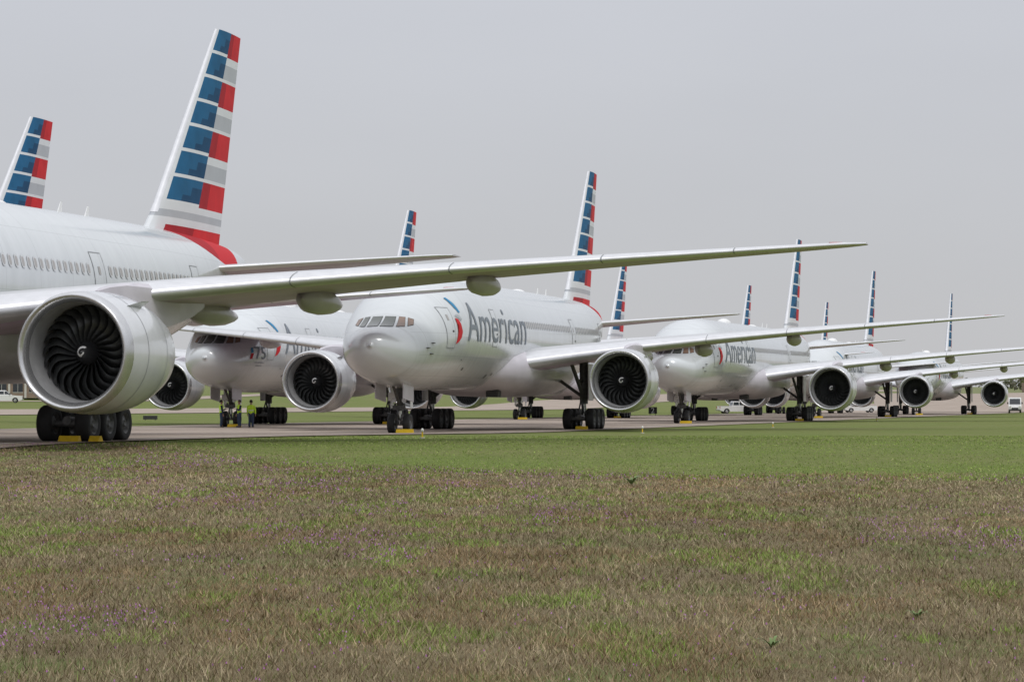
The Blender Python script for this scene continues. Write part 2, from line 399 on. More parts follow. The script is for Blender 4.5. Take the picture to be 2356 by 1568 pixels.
        for v in bm.verts: v.co = side(v.co.x, v.co.y, off)
        me = bpy.data.meshes.new(nm); bm.to_mesh(me); bm.free(); me.materials.append(mat)
        me.polygons.foreach_set('use_smooth', [True]*len(me.polygons))
        o = bpy.data.objects.new(nm, me); col.objects.link(o); o.parent = parent; return o
    def text(s, nm, L0, z0, length, capz, mat, italic=0, parent=root, bold=.0, off=.02):
        cu = bpy.data.curves.new('t', 'FONT'); cu.body = s; cu.resolution_u = 4; cu.offset = bold; cu.shear = italic
        to = bpy.data.objects.new('t', cu); col.objects.link(to); bpy.context.view_layer.update()
        me = bpy.data.meshes.new_from_object(to.evaluated_get(bpy.context.evaluated_depsgraph_get()))
        bpy.data.objects.remove(to)
        bm = bmesh.new(); bm.from_mesh(me)
        x0 = min(v.co.x for v in bm.verts); x1 = max(v.co.x for v in bm.verts); ym = max(v.co.y for v in bm.verts)
        for v in bm.verts: v.co = ((v.co.x-x0)/(x1-x0)*length+L0, v.co.y/ym*capz+z0, 0)
        return wrap_bm(bm, nm, mat, parent, off)
    text('American', 'airline_title', 8.35, 4.95, 14.5, 2.05, M['title'], bold=.0)
    wrap_poly([(6.45,6.1),(6.85,6.05),(7.15,5.8),(7.3,5.4),(7.1,5.08),(6.7,4.86),(6.25,4.74),(6.42,5.0),(6.55,5.35),(6.55,5.75)], 'emblem_red', M['red2'])
    wrap_poly([(6.55,7.15),(6.78,7.18),(7.2,6.88),(7.5,6.42),(7.25,6.38),(6.92,6.66)], 'emblem_blue', M['eblue'])
    wrap_poly([(6.5,6.2),(6.85,6.32),(7.2,6.26),(7.45,6.1),(7.25,5.94),(6.95,6.1)], 'emblem_head', M['tgrey'])
    V = []; F = []; st = [(17.2,.4,.15),(18.5,2.1,.75),(20.5,3.15,1.25),(23,3.5,1.55),(30,3.55,1.65),(35,3.5,1.6),(38,3.0,1.35),(40,1.9,.8),(41.2,.3,.15)]; n2 = 32
    for L_, w, h in st:
        for i in range(n2):
            t = 2*PI*i/n2; cx, sx = math.cos(t), math.sin(t)
            V.append(sh((L_+P1, w*math.copysign(abs(sx)**.7, sx), 3.5+h*math.copysign(abs(cx)**.8, cx))))
    for k_ in range(len(st)-1):
        for i in range(n2): F.append((k_*n2+i, k_*n2+(i+1) % n2, (k_+1)*n2+(i+1) % n2, (k_+1)*n2+i))
    mk('belly_fairing', V, F, M['fair'], root, sharp=None)
    mb = MB(); mb.box((20.6+P1, -1.9, 1.95), (21.5+P1, -1.2, 2.3)); mb.obj('air_scoop', M['geard'], root)
    us = [(.5*(1-math.cos(PI*i/14))) for i in range(15)]
    def foil(u, t): return 5*t*(.2969*math.sqrt(u)-.126*u-.3516*u*u+.2843*u**3-.1036*u**4)
    def surf_sections(secs, sgn, camber=.02):
        V = []
        for (y, x, c, z, t) in secs:
            loop = [(u, foil(u, t)+camber*(1-(2*u-1)**2)) for u in reversed(us)]+[(u, -foil(u, t)*.8+camber*(1-(2*u-1)**2)) for u in us[1:-1]]
            for u, f in loop: V.append(sh((x+u*c, sgn*y, z+f*c-u*c*TE)))
        return V, 28
    def loft(name, secs, sgn, mat, camber=.02, parent=root):
        V, n_ = surf_sections(secs, sgn, camber); F = []
        for k_ in range(len(secs)-1):
            for i in range(n_):
                a, b_, c, d = k_*n_+i, k_*n_+(i+1) % n_, (k_+1)*n_+(i+1) % n_, (k_+1)*n_+i
                F.append((a, b_, c, d) if sgn < 0 else (d, c, b_, a))
        F.append(tuple(range(n_))); F.append(tuple(range((len(secs)-1)*n_, len(secs)*n_)))
        o = mk(name, V, F, mat, parent, sharp=50)
        bm = bmesh.new(); bm.from_mesh(o.data); bmesh.ops.recalc_face_normals(bm, faces=bm.faces[:]); bm.to_mesh(o.data); bm.free()
        return o
    raw = [(0,20.0,15.8,3.5,.12),(2.9,21.8,14.2,3.78,.115),(6,23.95,12.3,4.32,.098),(9.6,26.4,10.1,4.84,.09),(13,28.75,8.5,5.24,.085),(17,31.5,6.9,5.66,.08),(21,34.25,5.4,6.04,.077),(25,37.0,3.9,6.40,.074),(28.6,39.4,2.7,6.72,.07)]
    raw += [(30.2,41.1,1.9,6.9,.075),(32.3,43.9,.5,7.15,.07)] if long else [(30.2,40.6,2.0,6.87,.065),(30.9,41.6,1.0,6.94,.065)]
    wsec = [(y, x+P1, c, z, t) for y, x, c, z, t in raw]
    for sgn in (-1, 1):
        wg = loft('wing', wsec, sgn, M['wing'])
        V = []; F = []; idx = [u for u in us if u < .13]; npt = 2*len(idx)-1
        for (y, x, c, z, t) in wsec[1:]:
            pts = [(u*(.9 if c > 5 else 1.2), 1) for u in reversed(idx)]+[(u*(.7 if c > 5 else 1.2), -1) for u in idx[1:]]
            for u, up in pts:
                f = foil(u, t)*(1 if up > 0 else -.8)+.02*(1-(2*u-1)**2)
                V.append(sh((x+u*c-.025*(1-u/.2), sgn*y, z+f*c-u*c*TE+.016*up*(u > 0))))
        for k_ in range(len(wsec)-2):
            for i in range(npt-1): F.append((k_*npt+i, k_*npt+i+1, (k_+1)*npt+i+1, (k_+1)*npt+i))
        mk('slat', V, F, M['slat'], wg, sharp=None)
        def at(gy):
            k_ = 0
            while wsec[k_+1][0] < gy: k_ += 1
            a, b_ = wsec[k_], wsec[k_+1]; u = (gy-a[0])/(b_[0]-a[0]); return [a[i]+(b_[i]-a[i])*u for i in range(1, 5)]
        for gy in (13.2, 17.8, 22.4, 26.6):
            V = []
            for uu, up in [(q*.9, 1) for q in reversed(idx)]+[(q*.7, -1) for q in idx[1:]]:
                for dy in (-.02, .02):
                    x, c, z, t = at(gy+dy); f = foil(uu, t)*(1 if up > 0 else -.8)+.02*(1-(2*uu-1)**2)
                    V.append(sh((x+uu*c-.035*(1-uu/.2), sgn*(gy+dy), z+f*c-uu*c*TE+.024*up*(uu > 0))))
            mk('slat_gap', V, [(2*i, 2*i+1, 2*i+3, 2*i+2) for i in range(len(V)//2-1)], M['seam'], wg, sharp=None)
        for uu in (.22, .62):
            V = []
            for gy in np.linspace(4.2, 29.5, 40):
                x, c, z, t = at(float(gy))
                for du in (-.02/c, .02/c):
                    u = uu+du; f = -foil(u, t)*.8+.02*(1-(2*u-1)**2); V.append(sh((x+u*c, sgn*gy, z+f*c-u*c*TE-.012)))
            mk('wing_panel_joint', V, [(2*i, 2*i+1, 2*i+3, 2*i+2) for i in range(39)], M['seam'], wg, sharp=None)
        for fy, fl, fr, up_ in ((8.3, 5.0, .46, .10), (12.1, 4.8, .50, .0), (17.7, 4.2, .44, -.02)):
            x, c, z, t_q = at(fy)
            mb = MB(); prof = [(0,.02),(.12,.35),(.4,.7),(1.0,1.0),(2.2,1.05),(3.4,.85),(4.3,.5),(4.8,.2),(5.0,.03)]; sc_ = fl/5; V = []; nn = 18
            for px_, pr in prof:
                for i in range(nn):
                    t = 2*PI*i/nn; V.append(sh((x+c-fl*.72+px_*sc_, sgn*fy+fr*.95*pr*math.cos(t), z-c*.02-.10+up_+fr*.9*pr*math.sin(t)-px_*.02)))
            mb.add(V, [(a_*nn+i, a_*nn+(i+1) % nn, (a_+1)*nn+(i+1) % nn, (a_+1)*nn+i) for a_ in range(len(prof)-1) for i in range(nn)])
            mb.obj('flap_fairing', M['fair'], wg, sharp=None)
        t_ = wsec[-2]; mb = MB(); mb.cyl(sh((t_[1]+.05, sgn*(t_[0]-.5), t_[3]+.03)), sh((t_[1]+.5, sgn*(t_[0]-.1), t_[3]+.06)), .06, .05, 8); mb.obj('navigation_light', M['tail'], wg)
        hs = [(0,52.4+P2,8.2,6.78,.055),(1.2,53.2+P2,7.6,6.88,.055),(6,56.8+P2,4.9,7.32,.052),(10.0,59.75+P2,2.6,7.66,.05),(10.6,60.45+P2,1.6,7.70,.05)]
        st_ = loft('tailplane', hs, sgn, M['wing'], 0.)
        V = []; F = []
        for (y, x, c, z, t) in hs[1:]:
            for u, up in [(u, 1) for u in reversed(idx)]+[(u, -1) for u in idx[1:]]:
                f = foil(u, t)*(1 if up > 0 else -.8); V.append(sh((x+u*c-.02*(1-u/.2), sgn*y, z+f*c-u*c*TE+.012*up*(u > 0))))
        for k_ in range(len(hs)-2):
            for i in range(npt-1): F.append((k_*npt+i, k_*npt+i+1, (k_+1)*npt+i+1, (k_+1)*npt+i))
        mk('leading_edge', V, F, M['slat'], st_, sharp=None)
    zt_, zb_ = 18.0, 8.25; ztops = [zt_-1.19*k_ for k_ in range(8)]+[8.72, zb_]
    rows = []
    for k_ in range(7):
        a, b_ = ztops[k_], ztops[k_+1]; rows += [(a, a-(a-b_)*.30, k_, 0), (a-(a-b_)*.30, a-(a-b_)*.62, k_, 1), (a-(a-b_)*.62, b_+.15, k_, 2), (b_+.15, b_, k_, 3)]
    a, b_ = ztops[7], ztops[8]; rows += [(a, a-.3, 7, 0), (a-.3, a-.62, 7, 1), (a-.62, b_, 7, 2), (b_, 8.5, 8, 0), (8.5, zb_, 8, 1), (zb_, 7.7, 9, 0)]
    uc = [0, .012, .035, .065, .14, .24, .36, .53, .68, .84, 1.]
    xle = lambda z: (51.0+(z-9.6)*.897 if z > 9.6 else 51.0-(9.6-z)*.9-(9.6-z)**2*.15)+P2
    xte = lambda z: 59.2+(62.0-59.2)*(z-8.7)/9.4+P2
    zs = [r[0] for r in rows]+[rows[-1][1]]; V = []; F = []; fm = []
    mats = [M['twhite'], M['tgrey'], M['blue1'], M['blue2'], M['red1'], M['red2']]
    nu = len(uc)
    for sgn in (-1, 1):
        for z in zs:
            x0, x1 = xle(z), xte(z); c = x1-x0
            for u in uc: V.append(sh((x0+u*c, sgn*(foil(u, .085)*c+.004*(u > 0)), z)))
    for s_ in (0, 1):
        base = s_*len(zs)*nu
        for j, (a, b_, k_, q) in enumerate(rows):
            for i in range(nu-1):
                u = (uc[i]+uc[i+1])/2; m = 0
                if k_ < 7:
                    if u > .065 and u < .53 and q < 3: m = 2 if (q == 0 or u < .24) else (3 if q == 2 or u > .36 else 2)
                    elif u > .53: m = (4 if u < .68 else 5) if k_ % 2 == 0 else (0 if q in (0, 3) else 1)
                elif k_ == 7: m = 1 if q == 1 else 0
                elif k_ == 8: m = (4 if u < .53 else 5) if u > .14 else 0
                elif k_ == 9: m = 5 if u > .2 else 0
                f = (base+j*nu+i, base+j*nu+i+1, base+(j+1)*nu+i+1, base+(j+1)*nu+i)
                F.append(f if s_ else f[::-1]); fm.append(m)
    o2 = len(zs)*nu
    for i in range(nu-1): F.append((i, i+1, o2+i+1, o2+i)); fm.append(0)
    for j in range(len(zs)-1): F.append((j*nu+nu-1, (j+1)*nu+nu-1, o2+(j+1)*nu+nu-1, o2+j*nu+nu-1)); fm.append(1)
    fin = mk('tail_fin', V, F, mats, root, fm, sharp=30)
    V = []; F = []
    zz = [18.0, 15, 12, 10.3, 9.6, 9.2]
    for z in zz:
        x0, x1 = xle(z), xte(z); c = x1-x0
        for u, sg in ((.03, -1), (.012, -1), (0, 0), (.012, 1), (.03, 1)): V.append(sh((x0+u*c-.02, sg*(foil(u, .085)*c+.012), z)))
    for j in range(len(zz)-1):
        for i in range(4): F.append((j*5+i, j*5+i+1, (j+1)*5+i+1, (j+1)*5+i))
    mk('fin_leading_edge', V, F, M['slat'], fin, sharp=None)
    # engines
    es = 1.03 if long else .965; ex, ey, ez = 19.9+P1, 9.1, 2.86
    def sc(p): return [(a*es, b_*es) for a, b_ in p]
    mb = MB(); mb.rev(sc([(.45,1.853),(1.3,1.9),(2.4,1.905),(3.4,1.82),(4.3,1.65),(5.0,1.47),(5.0,1.42),(4.4,1.46),(3.9,1.2)]), 56)
    eng = mb.obj('engine', M['nac'], root, loc=sh((ex, -ey, ez)), sharp=40)
    mb = MB(); mb.rev(sc([(.40,1.54),(.22,1.57),(.10,1.62),(.03,1.68),(0,1.72),(.03,1.76),(.10,1.80),(.22,1.83),(.455,1.855)]), 56); mb.obj('inlet_lip', M['lip'], eng, sharp=None)
    mb = MB(); mb.rev(sc([(.395,1.542),(.7,1.50),(1.1,1.48),(1.75,1.49)]), 56); mb.obj('inlet_duct', M['duct'], eng, sharp=None)
    mb = MB(); mb.rev(sc([(1.8,1.5),(1.82,.01)]), 40); mb.obj('fan_backplate', M['black'], eng)
    mb = MB(); mb.rev(sc([(1.55,1.906),(1.59,1.906)]), 56); mb.rev(sc([(3.35,1.828),(3.38,1.824)]), 56); mb.obj('cowl_seam', M['seam'], eng, sharp=None)
    mb = MB(); mb.rev(sc([(.72,.005),(.76,.06),(.95,.2),(1.2,.34),(1.4,.43),(1.75,.46)]), 32); mb.obj('spinner', M['spin'], eng, sharp=None)
    pf = pchip([0,.06,.2,.34,.43,.46], [.72,.76,.95,1.2,1.4,1.75]); V = []; F = []; N = 26
    for i in range(N+1):
        u = i/N; an = 2.2-u*5.4; rm = .06+.11*(1-u)**.8; wd = .018+.028*math.sin(PI*min(1, u*1.15+.05))
        if u > .72: rm = .075
        for r_ in (rm-wd, rm+wd):
            r_ = max(.012, r_); V.append((pf(r_)*es-.012, r_*es*math.cos(an), r_*es*math.sin(an)))
    F = [(2*i, 2*i+1, 2*i+3, 2*i+2) for i in range(N)]; mk('spinner_swirl', V, F, M['white'], eng)
    V = []; F = []; nr = 9; nc = 4
    for j in range(nr+1):
        t = j/nr; r_ = (.36+1.10*t)*es; st_ = R(22+38*t); c = (.34+.22*math.sin(PI*min(1, t*.75+.15)))*es*.9
        ph0 = .30*math.sin(t*PI*.95)-.12*t
        for i in range(nc+1):
            u = i/nc; bow = .05*math.sin(PI*u)
            xx = 1.22*es-.10*math.sin(PI*t)+u*c*math.cos(st_)-bow*.4; aa = ph0+(u*c*math.sin(st_)+bow)/r_
            V.append((xx, r_*math.cos(aa), r_*math.sin(aa)))
    F = [(j*(nc+1)+i, j*(nc+1)+i+1, (j+1)*(nc+1)+i+1, (j+1)*(nc+1)+i) for j in range(nr) for i in range(nc)]
    bl = mk('fan_blade', V, F, M['fan'], eng, sharp=None)
    for q in range(1, 24): inst(bl, eng, rot=(2*PI*q/24, 0, 0))
    mb = MB(); mb.rev(sc([(3.8,1.22),(4.6,1.16),(5.8,.95),(6.7,.74),(6.7,.68),(6.2,.55)]), 32); mb.obj('core_cowl', M['core'], eng)
    mb = MB(); mb.rev(sc([(6.0,.5),(6.9,.36),(7.6,.12),(7.75,.01)]), 24); mb.obj('exhaust_cone', M['core'], eng)
    V = []; F = []; pst = [(1.9,1.86,.05,.08),(2.6,1.86,.16,.24),(3.8,1.75,.22,.5),(5.4,1.35,.26,.98),(7.2,1.1,.26,1.25),(9.6,1.5,.2,.7),(11.2,1.9,.06,.3)]
    for x, z0, w, hh in pst:
        for yy, z in ((-w, z0-.15), (-w, z0+hh*.85), (0, z0+hh), (w, z0+hh*.85), (w, z0-.15)): V.append((x*1., yy, z*es))
    for k_ in range(len(pst)-1):
        for i in range(5): F.append((k_*5+i, k_*5+(i+1) % 5, (k_+1)*5+(i+1) % 5, (k_+1)*5+i))
    F += [(0,1,2,3,4), tuple(range(len(V)-1, len(V)-6, -1))]; mk('pylon', V, F, M['fair'], eng, sharp=45)
    mb = MB(); mb.add([(1.3*es,-1.25*es,1.42*es),(2.6*es,-1.24*es,1.42*es),(2.6*es,-1.52*es,1.62*es),(2.0*es,-1.45*es,1.58*es)], [(0,1,2,3)]); mb.obj('strake', M['nac'], eng, smooth=False)
    e2 = copy_tree(eng, root); e2.location = sh((ex, ey, ez))
    gx = xg; gy_ = 4.8
    tyre = None
    for sgn in (-1, 1):
        y = sgn*gy_; mb = MB()
        mb.cyl((gx, y, 1.55), (gx, y, 4.2), .25, .28, 14); mb.cyl((gx, y, .75), (gx, y, 1.6), .15, .15, 12, 1)
        mb.cyl((gx-1.6, y, .74), (gx+1.6, y, .62), .16, .16, 10)
        for dx in (-1.45, 0, 1.45): mb.cyl((gx+dx, y-.62, .64), (gx+dx, y+.62, .64), .11, .11, 10)
        mb.cyl((gx-.25, y, 1.0), (gx-.62, y, 1.5), .07, .06, 8); mb.cyl((gx-.62, y, 1.5), (gx-.25, y, 2.1), .06, .07, 8)
        mb.cyl((gx, y-sgn*.1, 2.0), (gx-.4, y-sgn*2.3, 3.6), .10, .10, 8); mb.cyl((gx-.1, y, 1.9), (gx-2.6, y-sgn*.3, 4.1), .12, .12, 8)
        mb.cyl((gx-.1, y, 2.9), (gx-1.4, y-sgn*.15, 3.05), .06, .06, 8); mb.cyl((gx+.3, y+.15, 1.0), (gx+.35, y+.12, 3.5), .03, .03, 6); mb.cyl((gx-.32, y-.15, 1.2), (gx-.3, y-.12, 3.5), .025, .025, 6)
        mb.cyl((gx-.9, y+.18, .95), (gx-.2, y+.15, 1.75), .05, .05, 8)
        mb.obj('main_gear_strut', [M['gear'], M['chrome']], root)
        mb = MB(); mb.prism([(gx-.75, 1.75), (gx+.7, 1.75), (gx+.85, 4.0), (gx-.95, 4.0)], y+sgn*.42, y+sgn*.46); mb.obj('gear_door', M['fair'], root)
        for dx in (-1.45, 0, 1.45):
            for dy in (-.70, .70):
                if tyre is None:
                    mb = MB(); mb.rev([(-.24,.36),(-.26,.5),(-.235,.59),(-.16,.632),(-.05,.64),(.05,.64),(.16,.632),(.235,.59),(.26,.5),(.24,.36)], 32, 'y')
                    tyre = mb.obj('tyre', M['tyre'], root, sharp=None)
                    mb = MB(); mb.rev([(-.2,.01),(-.22,.1),(-.16,.16),(-.14,.27),(-.22,.34),(-.235,.365),(.235,.365),(.22,.34),(.14,.27),(.16,.16),(.22,.1),(.2,.01)], 24, 'y'); mb.obj('wheel_rim', M['rim'], tyre)
                    tyre.location = (gx+dx, y+dy, .64)
                else:
                    t2 = copy_tree(tyre, root); t2.location = (gx+dx, y+dy, .64)
    nxp = 5.9; mb = MB(); mb.cyl((nxp, 0, 1.2), (nxp, 0, 2.7), .17, .19, 12); mb.cyl((nxp, 0, .5), (nxp, 0, 1.25), .1, .1, 10, 1)
    mb.cyl((nxp, -.42, .53), (nxp, .42, .53), .09, .09, 8); mb.cyl((nxp, 0, 1.4), (nxp-1.5, 0, 2.6), .08, .08, 8)
    mb.cyl((nxp-.15, 0, .75), (nxp-.5, 0, 1.05), .05, .05, 8); mb.cyl((nxp-.5, 0, 1.05), (nxp-.15, 0, 1.4), .05, .05, 8)
    for yy in (-.24, .24): mb.cyl((nxp-.1, yy, 1.35), (nxp-.1, yy, 1.6), .07, .07, 8); mb.cyl((nxp-.25, yy*1.1, 1.75), (nxp-.12, yy*1.1, 1.75), .12, .12, 12, 1)
    mb.box((nxp-.22, -.35, 1.25), (nxp-.18, .35, 1.48))
    mb.obj('nose_gear_strut', [M['gear'], M['chrome']], root)
    for s_ in (-1, 1):
        mb = MB(); mb.prism([(nxp-2.2, 1.85), (nxp-.1, 1.65), (nxp-.1, 2.45), (nxp-2.2, 2.65)], s_*.72, s_*.76); mb.obj('nose_gear_door', M['fair'], root)
        mb = MB(); mb.prism([(nxp+.1, 1.35), (nxp+.55, 1.35), (nxp+.6, 2.4), (nxp+.05, 2.4)], s_*.5, s_*.54); mb.obj('rear_gear_door', M['white'], root)
        t2 = copy_tree(tyre, root); t2.location = (nxp, s_*.42, .53); t2.scale = (.828, .7, .828)
    mb = MB(); mb.box((nxp-.24, .22, 1.72), (nxp-.22, .58, 2.15)); mb.obj('tow_placard', M['white'], root, smooth=False)
    def hump(L_, ln, w, h, nm='satellite_dome'):
        mb = MB(); V = []; nn = 16; pr = [(0,.02),(.06,.45),(.2,.85),(.45,1),(.7,.9),(.9,.5),(1,.02)]
        for u, r_ in pr:
            for i in range(nn): t = 2*PI*i/nn; V.append(sh((L_+u*ln, w*r_*math.cos(t), 8.42+h*r_*max(-.3, math.sin(t)))))
        mb.add(V, [(a_*nn+i, a_*nn+(i+1) % nn, (a_+1)*nn+(i+1) % nn, (a_+1)*nn+i) for a_ in range(len(pr)-1) for i in range(nn)]); mb.obj(nm, M['white'], root, sharp=None)
    hump(18.5+P1, 2.6, .6, .42); hump(33.5+P1, 2.0, .5, .22)
    for L_ in (14.5, 40.5+P1, 43.2+P1):
        mb = MB(); V = shl([(L_,-.02,8.4),(L_+.45,-.02,8.4),(L_+.55,-.01,8.95),(L_+.38,-.01,8.95),(L_,.02,8.4),(L_+.45,.02,8.4),(L_+.55,.01,8.95),(L_+.38,.01,8.95)])
        mb.add(V, [(0,1,2,3),(7,6,5,4),(0,4,5,1),(1,5,6,2),(2,6,7,3),(3,7,4,0)]); mb.obj('blade_antenna', M['white'], root, smooth=False)
    for L_, z in ((2.9, 4.5), (3.3, 4.2), (3.4, 4.75)):
        mb = MB(); p = side(L_, z, 0); mb.box((p[0]-.1, p[1]-.12, p[2]-.02), (p[0]+.12, p[1]+.05, p[2]+.02)); mb.obj('probe', M['geard'], root)
    for L_, z, s_ in ((9.6, 3.4, .22), (16.5, 3.0, .3), (8.2, 3.9, .12), (17.6, 3.15, .2)):
        mb = MB(); patch(mb, L_, L_+s_, z, z+s_*.6, .012, 1, 2); mb.obj('vent_port', M['geard'], root, sharp=None)
    return root, text, wrap_poly

short, text_s, poly_s = build_airliner(False)
longp, _, _ = build_airliner(True)
def place(o, x, y, a, z=0):
    o.location = (x, y, z); o.rotation_euler = (0, 0, R(90-a)); return o
GF = 'airliners nose to tail in the front row'; GB = 'airliners nose to tail in the back row'
planes = [
 ('p1', 's', -26.75, 60.8, 13.15, .30, GF, 'nearest silver airliner cut off by the left edge, its huge engine facing the camera'),
 ('p2', 's', -7.1, 130.2, 12.4, .03, GF, 'silver airliner in the middle of the photo, whole nose and dark title in view'),
 ('p3', 'l', 11.87, 199.2, 14.5, .0, GF, 'silver airliner directly behind the middle one in front row, longer body'),
 ('p4', 's', 30.8, 271.9, 14.5, .0, GF, 'fourth airliner of front row, second from the right end, nose hidden behind an engine'),
 ('p5', 's', 52.1, 339.9, 14.5, .0, GF, 'last and smallest airliner at the right end of the front row'),
 ('A', 's', -41.2, 96.9, 12.5, .3, GB, 'back row airliner showing only its striped fin above the nearest roof and a wing tip'),
 ('B', 's', -19.8, 168.0, 10.6, .05, GB, 'silver airliner with a number 75 on its nose, workers standing at its nose wheel'),
 ('C', 's', -.6, 248.6, 13.3, .0, GB, 'third airliner of the back row, behind the middle airliner, striped fin right of its tail'),
 ('E', 's', 19.2, 311.8, 14.0, .0, GB, 'fourth airliner of the back row, mostly hidden, fin left of the long airliner fin'),
 ('F', 's', 37.7, 373.8, 14.0, .0, GB, 'farthest airliner of the back row with the smallest striped fin'),
]
PL = {}; first = True
for key, kind, x, y, a, z, g, lab in planes:
    if kind == 'l': o = longp
    elif first: o = short; first = False
    else: o = copy_tree(short)
    place(o, x, y, a, z); tag(o, lab, 'airliner', g); PL[key] = (o, x, y, a, z, 5.3 if kind == 'l' else 0)
for c in short.children:
    if c.name.startswith('engine'): c.scale = (1.03, 1.03, 1.03); c.location.x += .4
for c in PL['p2'][0].children:
    if c.name.startswith('wing'): c.scale = (1, .968, 1)
B = PL['B'][0]
for c in list(B.children):
    if c.name.startswith('probe'): bpy.data.objects.remove(c)
text_s('75', 'number_marking', 3.45, 4.55, 1.3, .8, M['title'], parent=B, bold=.0, off=.03)
poly_s([(2.75,4.55),(3.0,4.55),(3.28,4.92),(3.0,4.90)], 'number_stripe_red', M['red2'], B, .03)
poly_s([(3.0,4.94),(3.28,4.98),(3.34,5.3),(3.18,5.26)], 'number_stripe_blue', M['eblue'], B, .03)
for k, (a, b) in enumerate(((3.3, 4.6), (3.5, 4.4))):
    z = 4.3-k*.2; poly_s([(a, z), (b, z), (b, z+.04), (a, z+.04)], 'caption_line', M['title'], B, .03)
def local(key, L, y):
    o, x, yy, a, z, p = PL[key]; s, c = math.sin(R(a)), math.cos(R(a))
    return x+L*s-y*c, yy+L*c+y*s
def chock(loc, rz, label, ln=.36):
    mb = MB(); mb.prism([(-.16, 0), (.16, 0), (.05, .19), (-.05, .19)], -ln, ln)
    o = mb.obj('wheel_chock', M['yellow'], None, smooth=False); o.location = loc; o.rotation_euler = (0, 0, rz)
    return tag(o, label, 'wheel chock', 'yellow chocks at the airliner wheels')
ck = {'p1': 'the nearest airliner', 'p2': 'the middle airliner', 'p3': 'the long airliner', 'p4': 'the fourth front-row airliner', 'p5': 'the last front-row airliner', 'B': 'the airliner marked 75', 'C': 'the third back-row airliner'}
for key, nm in ck.items():
    o, x, y, a, z, p = PL[key]
    if key != 'p1':
        X, Y = local(key, 5.18, -.45); chock((X, Y, tz(X, Y)+.045), R(90-a), 'yellow chock in front of the nose wheels of %s' % nm, .45)
    X, Y = local(key, 31.8+p-2.3, -5.1 if key != 'p1' else -5.2); chock((X, Y, tz(X, Y)+.045), R(90-a), 'yellow chock at the inner left main wheel of %s' % nm, .36)
X, Y = local('p1', 31.8-2.2, -6.1); chock((X, Y, tz(X, Y)+.045), R(66), 'shorter yellow chock, right one of two at the main wheels of the nearest airliner', .2)

